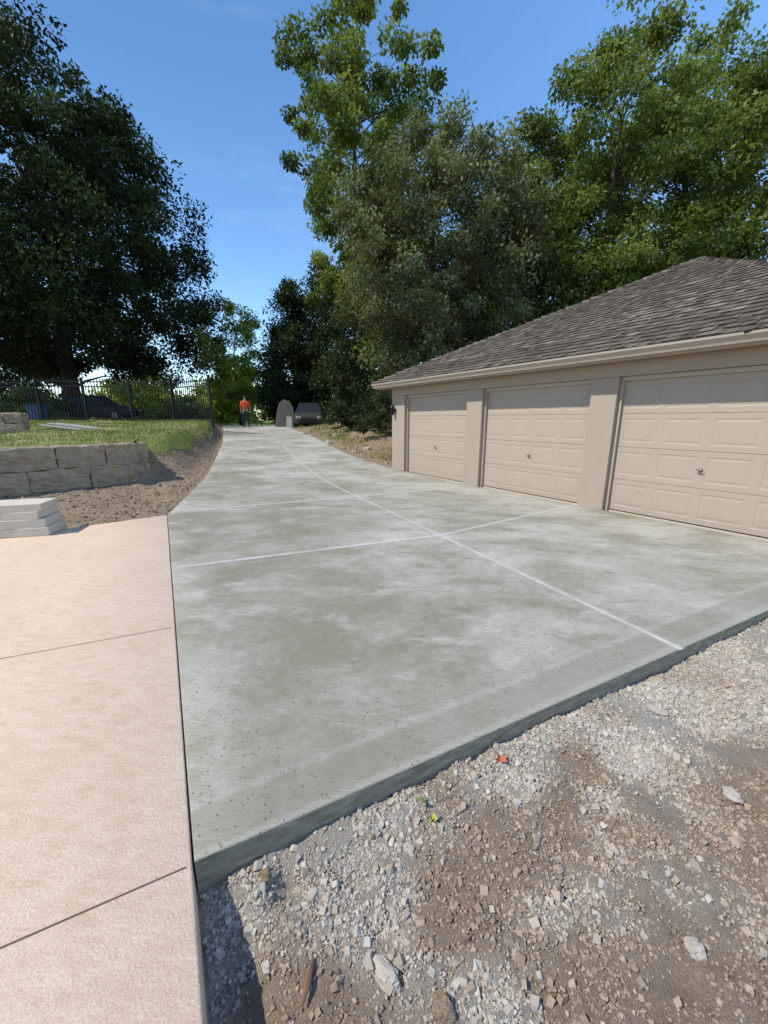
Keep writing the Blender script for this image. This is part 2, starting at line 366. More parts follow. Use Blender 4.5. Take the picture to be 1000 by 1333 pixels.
# ------------------------------------------------------------------ gravel
PIT=hit(372,1150,-.12)
def gz(x,y):
    e=(x-C0.x)*(-SL.x)+(y-C0.y)*(-SL.y); d=(x-C0.x)*NF.x+(y-C0.y)*NF.y
    return -.116+(fbm(x*2.2,y*2.2,2)-.5)*.08+(fbm(x*9,y*9,4)-.5)*.055+.018*np.exp(-(d/.22)**2)-.10*np.exp(-(np.maximum(e,0)/.16)**2)*sstep(1.25,.75,y)-.06*np.exp(-((x-PIT.x)**2+(y-PIT.y)**2)/.05**2)
def crush(x,y):
    d=(x-C0.x)*NF.x+(y-C0.y)*NF.y
    n=fbm(x*1.1,y*1.1,14); m=fbm(x*3.2,y*3.2,15)
    c=sstep(.45,.74,n*.5+m*.5+.24*np.exp(-((d-.1)/.38)**2)-.09*sstep(.6,1.3,d))
    s=np.exp(-((x-.72-.75*(y-1.2))/.24)**2)*.85
    return np.clip(c*.85+s*sstep(.32,.6,m),0,1)
X,Y,F=gridmesh(np.arange(-1.0,7.6,.022),np.arange(-1.0,5.6,.022)); Z=np.minimum(gz(X,Y),-.035)
Z=Z+RNG.normal(0,.004,len(Z))
tag(npmesh('gravel_ground',np.stack([X,Y,Z],1),F,M_gravel,attrs={'crush':crush(X,Y)},smooth=True),'dirt and crushed stone ground in front of the driveway edge','ground',kind='structure')
CUB=np.array([(-1,-1,-1),(1,-1,-1),(1,1,-1),(-1,1,-1),(-1,-1,1),(1,-1,1),(1,1,1),(-1,1,1)],float)*.6
CF=np.array([(0,3,2,1),(4,5,6,7),(0,1,5,4),(1,2,6,5),(2,3,7,6),(3,0,4,7)])
def stones(name,px,py,pz,r,tone,label,mat):
    n=len(px); k=8
    V=np.repeat(CUB[None],n,0)*RNG.uniform(.6,1.2,(n,k,3))
    V=V*(np.stack([RNG.uniform(.9,1.3,n),RNG.uniform(.8,1.15,n),RNG.uniform(.7,1.05,n)],1)[:,None,:])
    q=RNG.normal(size=(n,4)); q/=np.linalg.norm(q,axis=1)[:,None]; w,x,y,z=q.T
    Rm=np.stack([1-2*(y*y+z*z),2*(x*y-z*w),2*(x*z+y*w),2*(x*y+z*w),1-2*(x*x+z*z),2*(y*z-x*w),2*(x*z-y*w),2*(y*z+x*w),1-2*(x*x+y*y)],1).reshape(n,3,3)
    V=np.einsum('nij,nkj->nki',Rm,V)*r[:,None,None]+np.stack([px,py,pz],1)[:,None,:]
    Q=(CF[None]+(np.arange(n)*k)[:,None,None]).reshape(-1,4)
    F=np.concatenate([Q[:,[0,1,2]],Q[:,[0,2,3]]])   # split the warped quads so the facets stay sharp
    t=np.repeat(np.clip(tone,0,1),6); 
    o=npmesh(name,V.reshape(-1,3),F,mat,attrs={'tone':np.concatenate([t,t])})
    return tag(o,label,'gravel',kind='stuff')
N=380000
px=np.concatenate([RNG.uniform(-.7,2.6,N),RNG.uniform(1.2,6.2,N//2)]); py=np.concatenate([RNG.uniform(-.1,2.7,N),RNG.uniform(.6,4.2,N//2)])
d=(px-C0.x)*NF.x+(py-C0.y)*NF.y; e=(px-C0.x)*(-SL.x)+(py-C0.y)*(-SL.y)
vis=(d>.015)&(e>.0)&(np.abs(px)<1.12*py+.5)
cr=crush(px,py); clump=fbm(px*5,py*5,44)
pit=np.exp(-((px-PIT.x)**2+(py-PIT.y)**2)/.06**2)
keep=vis&(RNG.random(len(px))<(.22+.58*cr)*sstep(.18,.52,clump)*(1-.9*pit))
px,py,cr,d=px[keep],py[keep],cr[keep],d[keep]; n=len(px)
big=RNG.random(n)<.12
r=np.where(big,np.clip(np.exp(RNG.normal(-4.7,.40,n)),.006,.024),np.clip(np.exp(RNG.normal(-5.45,.35,n)),.0025,.008))*(1+.2*sstep(2,4,py))
tone=np.clip(.22+.44*cr+RNG.normal(0,.14,n),0,.95)
stones('gravel_stones',px,py,np.minimum(gz(px,py),-.035)+r*.12,r,tone,'loose crushed stone scattered over the dirt before the driveway edge',M_stone)
px=np.concatenate([RNG.uniform(-9,-3.5,10000),RNG.uniform(-4,1,4000)]); py=np.concatenate([RNG.uniform(4.8,15,10000),RNG.uniform(12,22,4000)])
dl=np.interp(py,LEy,LEx)-px; dr=px-np.interp(py,REy,REx); al=(px-GA.x)*GU.x+(py-GA.y)*GU.y
pe=(px-pr1.x)*(-fd.y)+(py-pr1.y)*fd.x
k=((dl>.03)&(raised(px,py)<.6)&(pe<-.02))|((dr>.05)&(dr<2.6)&(al<-.45)&(py>12))
px,py=px[k],py[k]; n=len(px); r=np.clip(np.exp(RNG.normal(-4.3,.5,n)),.007,.05)
stones('dirt_rubble',px,py,terrain(px,py)+r*.12,r,np.clip(.42+RNG.normal(0,.24,n),0,1),'small rubble on the dirt strips beside the driveway',M_rubble)
def rock(loc, size, rz, seed, label, cat='rock', group=None, mat=None, flat=.6, name='rock'):
    bm=bmesh.new(); bmesh.ops.create_icosphere(bm,subdivisions=3,radius=1)
    for v in bm.verts:
        c=v.co.copy(); k=1+.45*mnoise.noise(c*1.1+Vector((seed*7.3,0,0)))+.15*mnoise.noise(c*3+Vector((0,seed*3.1,0)))
        q=Vector((round(c.x*2.2)/2.2,round(c.y*2.2)/2.2,round(c.z*2.2)/2.2)); c=c.lerp(q,.55)*k
        v.co=Vector((c.x*size[0],c.y*size[1],c.z*size[2]))
    me=bpy.data.meshes.new(name); bm.to_mesh(me); bm.free()
    o=link(name,me,mat or M_rock); o.location=loc; o.rotation_euler=(0,0,rz); return tag(o,label,cat,group)
def gpt(u,v):
    p=hit(u,v,-.10); return Vector((p.x,p.y,float(gz(p.x,p.y))))
for (u,v,s,lab) in ((503,1262,(.026,.045,.022),'tan flat-sided rock, the largest near the bottom middle of the gravel'),
                    (855,918,(.06,.032,.016),'flat pale slab of stone lying below the driveway edge at right'),
                    (668,1010,(.026,.02,.016),'grey stone lying just below the orange leaf on the gravel'),
                    (955,1030,(.04,.03,.02),'rounded grey stone in the gravel near the right edge'),
                    (345,1135,(.024,.02,.018),'brown dirt clod against the driveway front edge near its corner'),
                    (905,1235,(.026,.033,.02),'brownish rock in the lower right gravel'),
                    (575,1310,(.035,.028,.024),'dark brown clod of earth at the bottom edge of the gravel'),
                    (345,1240,(.017,.015,.013),'small whitish stone near the shaded pad edge')):
    p=gpt(u,v); rock((p.x,p.y,p.z+s[2]*.3),s,u*.37,u*.013,lab,mat=M_ground if ('clod' in lab) else None)
def leaf_thing(u,v,s,col,label):
    p=gpt(u,v); mb=MB(); pts=[]
    for i in range(16):
        a=2*math.pi*i/16; r=s*(1 if i%3==0 else .55)*(1.25 if i==0 else 1); pts.append((r*math.cos(a),r*math.sin(a),.012+.018*math.cos(2*a)))
    mb.add([(0,0,.006)]+pts,[(0,i+1,(i+1)%16+1) for i in range(16)])
    o=mb.build('fallen_leaf',simple('dry_leaf',col,.6,.25,40),None); o.location=(p.x,p.y,p.z+.02); o.rotation_euler=(.3,-.25,u); tag(o,label,'leaf')
leaf_thing(650,992,.04,(.45,.12,.04),'curled orange red leaf on the gravel by the driveway edge')
leaf_thing(563,1070,.022,(.45,.38,.06),'small yellow leaf on the gravel below the driveway edge')
leaf_thing(552,1048,.016,(.22,.32,.05),'tiny green leaf just above the yellow one on the gravel')
p=gpt(400,1270); mb=MB(); mb.tube([(-.006,-.05,0),(.0,-.015,.009),(.004,.02,.008),(.008,.05,.0)],[.004,.010,.009,.003],6)
o=mb.build('wood_splinter',simple('splinter_wood',(.20,.11,.065),.9,.3,30),None); o.location=(p.x,p.y,p.z+.015); tag(o,'reddish brown wood splinter in the gravel near the bottom','wood')
vr=[(395,566,.30),(412,573,.22),(428,577,.28),(462,590,.2),(478,586,.25),(440,566,.3),(503,604,.15)]
for i,(u,v,s) in enumerate(vr):
    y=13.5 if v>585 else 16
    for _ in range(12):
        p=at(u,v,y); y=.6*y+.4*min(24,max(12.4,(lambda q:q.y)(hit(u,v,min(1.3,tz(p.x,y))))))
    x=p.x
    rock((x,y,tz(x,y)+s*.15),(s*.55,s*.4,s*.32),i*1.3,i*1.7+2,'pale weathered rock among the row on the verge right of the driveway',group='pale rocks on the right verge')
# ------------------------------------------------------------------ garage
G=empty('garage',(GA.x,GA.y,0),math.atan2(GU.y,GU.x))
tag(G,'beige three door garage with hipped weathered shake roof right of the driveway','garage')
L=9.4; DP=10.6; HD=2.14; SO=2.38; OV=.34; EZ=2.50
PIL=[(0,.62),(3.05,3.52),(5.95,6.38),(8.83,9.4)]; DOORS=[(.62,3.05),(3.52,5.95),(6.38,8.83)]
mb=MB(); mb.box(0,.14,.26,DP-.16,-.1,SO+.02); mb.box(L-.14,L,.26,DP-.16,-.1,SO+.02); mb.box(0,L,DP-.15,DP,-.1,SO+.02); mb.build('wall',M_wall,G)
for a,b in PIL: MB().box(a,b,0,.25,-.1,HD+.02).build('pilaster',M_wall,G,.008)
MB().box(-.004,L+.004,-.004,.24,HD+.022,SO-.002).build('header',M_wall,G,.006)
for a,b in DOORS:
    mb=MB(); mb.box(a+.001,a+.045,.08,.135,-.05,HD-.03); mb.box(b-.045,b-.001,.08,.135,-.05,HD-.03); mb.box(a+.001,b-.001,.08,.135,HD-.045,HD+.018); mb.build('door_trim',M_trim,G,.004)
def door(a,b):
    w=b-a-.02; D=empty('garage_door',(a+.01,.14,0)); D.parent=G
    z0=.015; sh=(HD-.02-z0)/4; prev=None
    for r in range(4):
        mb=MB(); zb,zt=z0+r*sh+.0025,z0+(r+1)*sh-.0025
        for c in range(4):
            x0,x1=w*c/4,w*(c+1)/4
            ml=.085 if c==0 else .05; mr=.085 if c==3 else .05
            def rect(i,y): return [(x0+(ml+i if i>=0 else 0),y,zb+(.075+i if i>=0 else 0)),(x1-(mr+i if i>=0 else 0),y,zb+(.075+i if i>=0 else 0)),(x1-(mr+i if i>=0 else 0),y,zt-(.075+i if i>=0 else 0)),(x0+(ml+i if i>=0 else 0),y,zt-(.075+i if i>=0 else 0))]
            mb.rings([rect(-1,.04),rect(-1,.0),rect(0,.0),rect(.014,.0048),rect(.026,.0048),rect(.055,.0005)],True)
        o=mb.build('door_section',M_door,D) if prev is None else link('door_section',prev,None,D)
        if prev is None: prev=o.data
        else: o.location.z=r*sh
    h=MB(); xc=w/2; z=.80
    h.tube([(xc,-.001,z),(xc,-.010,z)],.027,14); h.tube([(xc,-.010,z),(xc,-.04,z)],.008,8); h.tube([(xc-.045,-.04,z+.005),(xc,-.045,z),(xc+.045,-.04,z-.005)],[.007,.010,.007],8)
    h.build('handle',M_metal,D,smooth=True)
for a,b in DOORS: door(a,b)
MB().box(.62,8.83,.12,.9,-.08,-.003).build('threshold',M_paver,G)
MB().box(-.4,L+.4,-OV+.02,-.006,SO-.001,SO+.03).build('soffit',M_soffit,G)
mb=MB(); x0,x1=-.42,L+.34
prof=[(-OV+.02,EZ-.115),(-OV-.06,EZ-.115),(-OV-.075,EZ-.08),(-OV-.115,EZ-.035),(-OV-.12,EZ-.005),(-OV-.108,EZ-.005),(-OV-.10,EZ-.03),(-OV+.015,EZ-.03)]
mb.rings([[(x,y,z) for y,z in prof] for x in (x0,x1)]); mb.build('gutter',M_trim,G)
mb=MB(); mb.box(x0+.02,x1-.02,-OV+.021,-OV+.05,SO-.02,EZ+.0); mb.box(x0+.0,x0+.03,-OV+.06,DP+.35,SO-.02,EZ); mb.box(x1-.03,x1,-OV+.06,DP+.35,SO-.02,EZ); mb.build('fascia',M_trim,G)
AP=Vector((5.15,5.3,EZ+2.70)); e0=Vector((-.45,-OV-.05,EZ)); e1=Vector((L+.36,-OV-.05,EZ)); e2=Vector((L+.36,DP+.4,EZ)); e3=Vector((-.45,DP+.4,EZ))
roof=MB().add([e0,e1,e2,e3,AP],[(0,1,4),(1,2,4),(2,3,4),(3,0,4),(3,2,1,0)]).build('roof',simple('roof_deck',(.04,.034,.028),.95),G)
def shakes(a,b,ap,seed):
    rnd=random.Random(seed); ux=(b-a).normalized(); m=a+ux*((ap-a).dot(ux)); up=(ap-m); H=up.length; up/=H; nn=ux.cross(up); W=(b-a).length; fa=(m-a).length/W
    V=[];F=[];T=[]; ex=.195
    d=-.05
    while d<H-.05:
        f=max(0,d)/H; l=W*fa*f; r=W-(W-W*fa)*f; x=l-rnd.random()*.1
        rowt=rnd.gauss(0,.05)
        while x<r:
            w=rnd.choice((.06,.08,.10,.13,.17))*rnd.uniform(.85,1.15); gap=rnd.uniform(.002,.008); xe=min(x+w-gap,r+.02); xs_=max(x,l-.02)
            if xe-xs_>.02:
                ln=min(.38,(H-d)*.98); th=rnd.uniform(.024,.036); dj=d+rnd.gauss(0,.009)
                f2=min(1,(max(0,dj)+ln)/H); l2=W*fa*f2; r2=W-(W-W*fa)*f2
                xa,xb=max(xs_,l2) if xs_<l2 else xs_, min(xe,r2) if xe>r2 else xe
                if xb<=xa: xa=xb=(min(max((xs_+xe)/2,l2),r2))
                lift=.008+rnd.random()*.006; sk=rnd.gauss(0,.004)
                pts=[(xs_,dj+sk,lift),(xe,dj-sk,lift),(xb,dj+ln,.004),(xa,dj+ln,.004),(xs_,dj+sk,lift+th),(xe,dj-sk,lift+th+rnd.gauss(0,.003)),(xb,dj+ln,.012),(xa,dj+ln,.012)]
                base=len(V); V+=[a+ux*p[0]+up*p[1]+nn*p[2] for p in pts]
                for q in ((4,5,6,7),(0,1,5,4),(1,2,6,5),(3,0,4,7)): F.append([i+base for i in q])
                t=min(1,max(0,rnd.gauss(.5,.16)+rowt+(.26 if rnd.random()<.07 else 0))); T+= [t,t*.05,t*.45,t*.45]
            x+=w
        d+=ex
    return V,F,T
AV=[];AF=[];AT=[]
for i,(a,b) in enumerate(((e0,e1),(e3,e0),(e1,e2))):
    V,F,T=shakes(a,b,AP,i+3); b0=len(AV); AV+=[tuple(v) for v in V]; AF+=[[k+b0 for k in f] for f in F]; AT+=T
npmesh('shake_shingles',AV,AF,M_shake,G,{'tone':AT}).parent=roof
hv=[];hf=[];ht=[]
for c in (e0,e1):
    dv=AP-c; n=int(dv.length/.2); dn=dv.normalized(); sd=dn.cross(Vector((0,0,1))).normalized(); upv=sd.cross(dn)
    for i in range(n):
        p=c+dv*(i/n); q=p+dn*.34; b=len(hv); wd=random.uniform(.09,.13); jl=random.uniform(.045,.07)
        hv+=[tuple(k) for k in (p+sd*wd-upv*.01,p+upv*(jl+.02),p-sd*wd-upv*.01,q+sd*wd*.9-upv*.03,q+upv*.03,q-sd*wd*.9-upv*.03)]
        t=min(1,max(0,random.gauss(.5,.2)))
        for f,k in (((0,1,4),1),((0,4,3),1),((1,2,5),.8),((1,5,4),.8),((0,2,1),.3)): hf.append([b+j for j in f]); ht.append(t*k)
npmesh('hip_cap',hv,hf,M_shake,roof,{'tone':ht})
lamp=MB().box(.10,.20,-.045,-.001,1.74,1.80).build('wall_lamp',M_dark,G,.004)
mb=MB(); mb.rings([[(.15+r*math.cos(2*math.pi*k/8),-.09+r*math.sin(2*math.pi*k/8),z) for k in range(8)] for r,z in ((.03,1.62),(.05,1.66),(.055,1.82),(.075,1.84),(.02,1.92))]); 
mb.build('lamp_shade',M_dark,lamp)
# ------------------------------------------------------------------ retaining wall
def rough_block(name, loc, size, rz, seed, mat, parent, amp=.035, bev=.035):
    bm=bmesh.new(); bmesh.ops.create_cube(bm,size=1)
    bmesh.ops.scale(bm,vec=size,verts=bm.verts); bmesh.ops.bevel(bm,geom=bm.edges[:],offset=bev,segments=2,affect='EDGES',profile=.6)
    bmesh.ops.subdivide_edges(bm,edges=[e for e in bm.edges if e.calc_length()>min(.2,size[2]*.5)],cuts=7,use_grid_fill=True)
    bm.normal_update()
    for v in bm.verts:
        q=v.co*5+Vector((seed*9.1,seed*3.7,0)); v.co+=v.normal*amp*(mnoise.noise(q)+.6*mnoise.noise(q*2.3)+.4*mnoise.noise(q*5.1))
    me=bpy.data.meshes.new(name); bm.to_mesh(me); bm.free()
    o=link(name,me,mat,parent); o.location=loc; o.rotation_euler=(0,0,rz); return o
def block_wall(label, start, dirv, length, courses, bl, bh, bt, z0, ret=0, seed=1):
    W=empty('retaining_wall',(start.x,start.y,z0),math.atan2(dirv.y,dirv.x)); tag(W,label,'wall'); s=seed
    for c in range(courses):
        x=0
        while x>-length:
            l=bl*random.uniform(.75,1.2)
            if x==0 and c%2: l*=.6
            s+=1; rough_block('wall_block',(x-l/2,random.uniform(-.025,.025)+.03*c+bt/2,c*bh+bh/2),(l-.004,bt,bh+random.uniform(-.008,.004)),random.gauss(0,.02),s,M_block,W,.045,.03); x-=l
        for k in range(ret):   # the rounded end turning back into the lawn
            s+=1; ang=.35+.45*k
            rough_block('wall_block',(.14+.20*k*(1-k*.45),bt*.62+.36*k+(.02 if c else 0),c*bh+bh/2),(.58,bt,bh-.002),ang,s,M_block,W,.045,.03)
    return W
block_wall('rough tan stone block retaining wall at the edge of the lawn',WE,WD,5.5,2,.95,.49,.45,-.06,ret=4,seed=3)
pw=at(32,566,12.2); w2=block_wall('short upper stone block wall at the far left of the lawn',Vector((pw.x,pw.y)),Vector((.93,.37)).normalized(),3.3,2,.9,.31,.5,tz(pw.x,pw.y)-.02,seed=60)
# ------------------------------------------------------------------ stack of pavers
pc=hit(34,694,0); rz=.25
for i,(dx,dy,z,sx_,sy,h,dr,lab) in enumerate(((.02,.02,.0,.70,.46,.11,.0,'concrete paver at the bottom of the stack on the pad'),
      (-.01,.01,.112,.68,.45,.11,.05,'second paver up in the stack, between the bottom and the third'),
      (-.05,.03,.224,.66,.45,.10,-.04,'third paver up in the stack, just under the topmost one'),
      (-.03,.04,.326,.66,.45,.095,.03,'topmost pale paver of the stack on the pink pad'),
      (-.70,-.16,.0,.5,.40,.10,.12,'low grey paver beside the stack at the left frame edge'))):
    o=rough_block('paver',(pc.x+dx,pc.y+dy,z+h/2+.004),(sx_,sy,h),rz+dr,60+i,M_paver,None,.003,.006); tag(o,lab,'paver')
# ------------------------------------------------------------------ fence
def fence(p,q,label,z0,h=2.05):
    p=Vector(p);q=Vector(q); ln=(q-p).length; Fz=empty('iron_fence',(p.x,p.y,z0),math.atan2(q.y-p.y,q.x-p.x)); tag(Fz,label,'fence')
    pk=None; n=int(ln/.15)
    for i in range(1,n):
        x=ln*i/n
        if pk is None:
            mb=MB(); mb.box(-.015,.015,-.015,.015,.06,h-.06); mb.add([(-.02,-.02,h-.06),(.02,-.02,h-.06),(.02,.02,h-.06),(-.02,.02,h-.06),(0,0,h+.07)],[(0,1,4),(1,2,4),(2,3,4),(3,0,4)])
            o=mb.build('picket',M_dark,Fz); pk=o.data
        else: o=link('picket',pk,None,Fz)
        o.location=(x,0,0)
    for z in (.16,h-.36,h-.14): MB().box(.03,ln-.03,-.022,.022,z,z+.05).build('rail',M_dark,Fz)
    mb=MB(); mb.box(-.05,.05,-.05,.05,-.3,h+.04); mb.box(-.06,.06,-.06,.06,h+.042,h+.08); mb.build('post',M_dark,Fz)
fx=[-19.6,-17.3,-15.0,-12.7,-10.6]
labs=['black iron fence panel at the far left behind the stone wall','black iron fence panel just left of the big oak trunk','black iron fence panel just right of the big oak trunk','black iron fence panel between the oak and the corner by the driveway']
for i in range(4): fence((fx[i],20.2),(fx[i+1],20.2),labs[i],tz(fx[i]+1,20.2)-.03)
fence((-10.6,20.2),(-8.15,18.9),'black iron fence panel angled toward the driveway, rightmost of the fence',tz(-10.0,19.9)-.10)
mb=MB(); mb.box(-.05,.05,-.05,.05,-.8,2.15); mb.box(-.06,.06,-.06,.06,2.152,2.19); o=mb.build('fence_post',M_dark,None); o.location=(-8.12,18.87,tz(-10.0,19.9)-.10); tag(o,'black square iron end post of the fence beside the driveway','post')
# ------------------------------------------------------------------ trees
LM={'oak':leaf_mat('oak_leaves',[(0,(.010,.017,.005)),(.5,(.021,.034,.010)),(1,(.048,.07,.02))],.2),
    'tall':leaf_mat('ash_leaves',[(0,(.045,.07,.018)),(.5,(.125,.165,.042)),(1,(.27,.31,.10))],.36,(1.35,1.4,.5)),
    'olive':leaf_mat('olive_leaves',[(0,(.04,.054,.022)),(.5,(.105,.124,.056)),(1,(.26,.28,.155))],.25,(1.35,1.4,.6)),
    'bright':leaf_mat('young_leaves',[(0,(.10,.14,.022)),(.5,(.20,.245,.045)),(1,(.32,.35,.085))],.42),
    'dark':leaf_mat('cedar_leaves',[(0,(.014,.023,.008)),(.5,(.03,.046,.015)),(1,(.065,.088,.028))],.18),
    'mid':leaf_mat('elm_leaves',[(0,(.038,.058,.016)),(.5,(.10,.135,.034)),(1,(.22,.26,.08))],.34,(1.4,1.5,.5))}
def crown_mesh(centers, radii, n_per, leaf, mat, parent, seed, name='crown', droop=.35, flat=.7):
    g=np.random.default_rng(seed); c=np.repeat(centers,n_per,0); rr=np.repeat(radii,n_per); n=len(c)
    d=g.normal(size=(n,3)); d/=np.linalg.norm(d,axis=1)[:,None]
    rad=rr*g.random(n)**.5; off=d*rad[:,None]; off[:,2]*=flat; p=c+off
    ax=d*.5+g.normal(size=(n,3))*.7; ax[:,2]-=droop; ax/=np.linalg.norm(ax,axis=1)[:,None]
    up=np.array([0,0,1.])+g.normal(size=(n,3))*.55; sd=np.cross(ax,up); sd/=np.linalg.norm(sd,axis=1)[:,None]+1e-6
    nn=np.cross(sd,ax); l=leaf*g.uniform(.6,1.4,n); w=l*g.uniform(.45,.7,n)
    A=p; T=p+ax*l[:,None]; mid=p+ax*(l*.5)[:,None]+nn*(l*.1)[:,None]
    Bq=mid+sd*(w*.5)[:,None]; Dq=mid-sd*(w*.5)[:,None]
    V=np.stack([A,Bq,T,Dq],1).reshape(-1,3); F=np.arange(4*n).reshape(n,4)
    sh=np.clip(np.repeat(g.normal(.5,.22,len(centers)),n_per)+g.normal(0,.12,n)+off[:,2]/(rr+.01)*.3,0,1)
    return npmesh(name,V,F,mat,parent,{'shade':sh})
def tree(label, x, y, prof, trunk_r, ncl, cr, n_per, leaf, mat, seed, group=None, name='broadleaf_tree', lean=(0,0), inner=.35, z0=None, limbs=26, yscale=1.0, flat=.7, trunk_top=.8, limbr=.5, lumpy=1.0):
    g=np.random.default_rng(seed); z0=tz(x,y)-.05 if z0 is None else z0
    Tt=empty(name,(x,y,z0)); tag(Tt,label,'tree',group)
    pz=np.array([p[0] for p in prof])-z0; pr=np.array([p[1] for p in prof]); top=pz.max(); bot=pz.min()
    zz=np.linspace(bot,top,200); rr=np.interp(zz,pz,pr); w=rr**1.5+.15; w/=w.sum()
    cz=g.choice(zz,size=ncl,p=w)+g.normal(0,.12,ncl); Rz=np.interp(cz,pz,pr)
    ang=g.uniform(0,2*np.pi,ncl); lump=1+lumpy*(.18*np.sin(ang*3+seed+cz*.5*(lumpy>1))+.13*np.sin(ang*5+cz*1.3+seed*2))
    rad=np.maximum(0,Rz*lump-cr*.55)*np.sqrt(inner**2+(1-inner**2)*g.random(ncl))
    fr=cz/top; ctr=np.stack([rad*np.cos(ang)+lean[0]*fr,rad*np.sin(ang)*yscale+lean[1]*fr,cz],1)
    cra=cr*g.uniform(.6,1.25,ncl)
    mb=MB(); npt=9; tp=[]; trd=[]
    for i in range(npt):
        f=i/(npt-1); tp.append(Vector((lean[0]*f*trunk_top+.12*math.sin(f*5+seed)*f*2,lean[1]*f*trunk_top+.12*math.cos(f*4+seed)*f*2,f*top*trunk_top))); trd.append(trunk_r*(1.35 if i==0 else 1)*(1-.86*f))
    mb.tube(tp,trd,9)
    idx=g.choice(ncl,size=min(limbs,ncl),replace=False)
    for i in idx:
        c=Vector(ctr[i]); zs=max(top*.10,min(top*trunk_top*.95,c.z-np.hypot(c.x,c.y)*g.uniform(.35,.8))); f=zs/(top*trunk_top); k=min(int(f*(npt-1)),npt-2)
        s=tp[k].lerp(tp[k+1],f*(npt-1)-k); r0=max(.025,trunk_r*(1-.86*f)*limbr)
        m1=s.lerp(c,.35)+Vector((g.normal(0,.15),g.normal(0,.15),.25)); m2=s.lerp(c,.7)+Vector((g.normal(0,.2),g.normal(0,.2),.25))
        mb.tube([s,m1,m2,c],[r0,r0*.7,r0*.42,.012],5)
    mb.build('trunk',M_bark,Tt,smooth=True)
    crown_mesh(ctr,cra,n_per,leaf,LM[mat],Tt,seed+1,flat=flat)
    return Tt
K=30/21
tree('huge dark oak tree with a broad crown beyond the lawn at left',-16.2*K,30.0,[((z-1.5)*K+1.5,r*K) for z,r in ((4.0,5.6),(5.0,6.9),(7.2,7.6),(9.3,7.4),(11.5,6.9),(13.9,6.0),(16.1,4.1),(17.4,1.8),(18.0,.5))],.62,680,.95*K,240,.26,'oak',5,limbs=40,name='oak_tree',limbr=.24,inner=.22,lumpy=.55)
tree('dark tree rising at the left frame edge behind the big oak',-40,39,[(4.5,8),(11,9.5),(18,8.5),(23,6),(27,1.5)],.5,180,2.0,190,.40,'oak',9,name='oak_tree',limbr=.3)
tree('tall loose ash tree reaching the top of the picture above the driveway',-1.5,26,[(7.5,2.6),(11,3.5),(14,4.1),(16.5,4.4),(19.5,4.4),(21.3,3.4),(22.8,1.3)],.32,200,.72,210,.21,'tall',14,name='ash_tree',inner=.25,limbs=70,trunk_top=.93,limbr=.38,lumpy=1.45)
tree('dense silvery green tree behind the left end of the garage',2.0,18.2,[(1.6,2.2),(3.7,3.2),(6,4.1),(9,4.2),(11.2,3.1),(12.7,1.2)],.24,400,.66,220,.14,'olive',21,limbr=.35)
tree('rounded tree between the silvery tree and the taller trees at right',7.6,24,[(3,3.4),(8,4.5),(12.5,4.0),(15,2.5),(16.3,.8)],.28,210,.88,210,.185,'mid',27,limbr=.35)
tree('tall leafy tree above the middle of the garage roof',10.8,21.2,[(4,3.7),(8,4.8),(12,4.9),(15,4.0),(17.6,2.4),(19.2,.9)],.33,250,.80,230,.18,'tall',33,inner=.3,limbs=44,limbr=.36,lumpy=1.35)
tree('tall tree right of the tallest one above the garage roof peak',16.6,25,[(5,4),(10,5),(15,5),(18.5,3.8),(21,1.6)],.35,205,.92,210,.21,'tall',41,inner=.3,limbs=40,limbr=.36,lumpy=1.35)
tree('tree at the right frame edge behind the garage roof',17.6,19.5,[(4,3.4),(8,4.2),(12,4.2),(15,3),(17.5,1)],.3,190,.82,210,.185,'mid',47,limbs=36,limbr=.36)
tree('sunlit yellow green tree beyond the end of the driveway',-12.2,34,[(1.8,1.9),(4,2.7),(7,2.9),(9,2.0),(10.4,.6)],.16,100,.68,190,.2,'bright',52)
tree('dark cedar beyond the right side of the driveway end',-6.9,31.5,[(1.5,2.8),(4,3.0),(7,2.5),(9.5,1.5),(12,.4)],.2,170,.85,170,.21,'dark',57,name='cedar_tree')
tree('dark cedar in the middle of the row beyond the driveway end',-4.3,32,[(1.5,3.0),(5,3.2),(9,2.7),(11.5,1.8),(13.4,.5)],.2,170,.9,170,.21,'dark',58,name='cedar_tree')
tree('dark bushy cedar nearest the silvery tree',-1.9,28,[(1.2,2.8),(4,3.3),(7,3.0),(9.5,2.0),(12,.6)],.2,170,.9,170,.19,'dark',63,name='cedar_tree')
tree('dark understory tree behind the silvery tree and garage corner',1.5,24.5,[(1.5,3),(5,3.8),(9,3.6),(12,2)],.2,120,1.1,160,.24,'mid',64)
tree('dark understory tree right of the silvery tree behind the roof',6.5,20.5,[(1.5,2.6),(5,3.4),(8.5,3.0),(10.5,1.2)],.2,120,1.0,170,.21,'mid',65)
far=[(-46,52),(-38,58),(-31,54),(-25,58),(-19,52),(-14,60),(-6,56)]
for i,(x,y) in enumerate(far):
    h=5.0+2.5*((i*37)%5)/4; lab='distant green tree beyond the fence at left' if x<-9 else 'distant green tree glimpsed past the driveway end'
    tree(lab,x,y,[(1.0,3.6),(3.0,4.6),(h*.6,4.7),(h*.85,3.2),(h+.8,.8)],.25,70,1.3,120,.42,'bright',70+i,group='distant trees beyond the fence' if x<-9 else None,limbs=10)
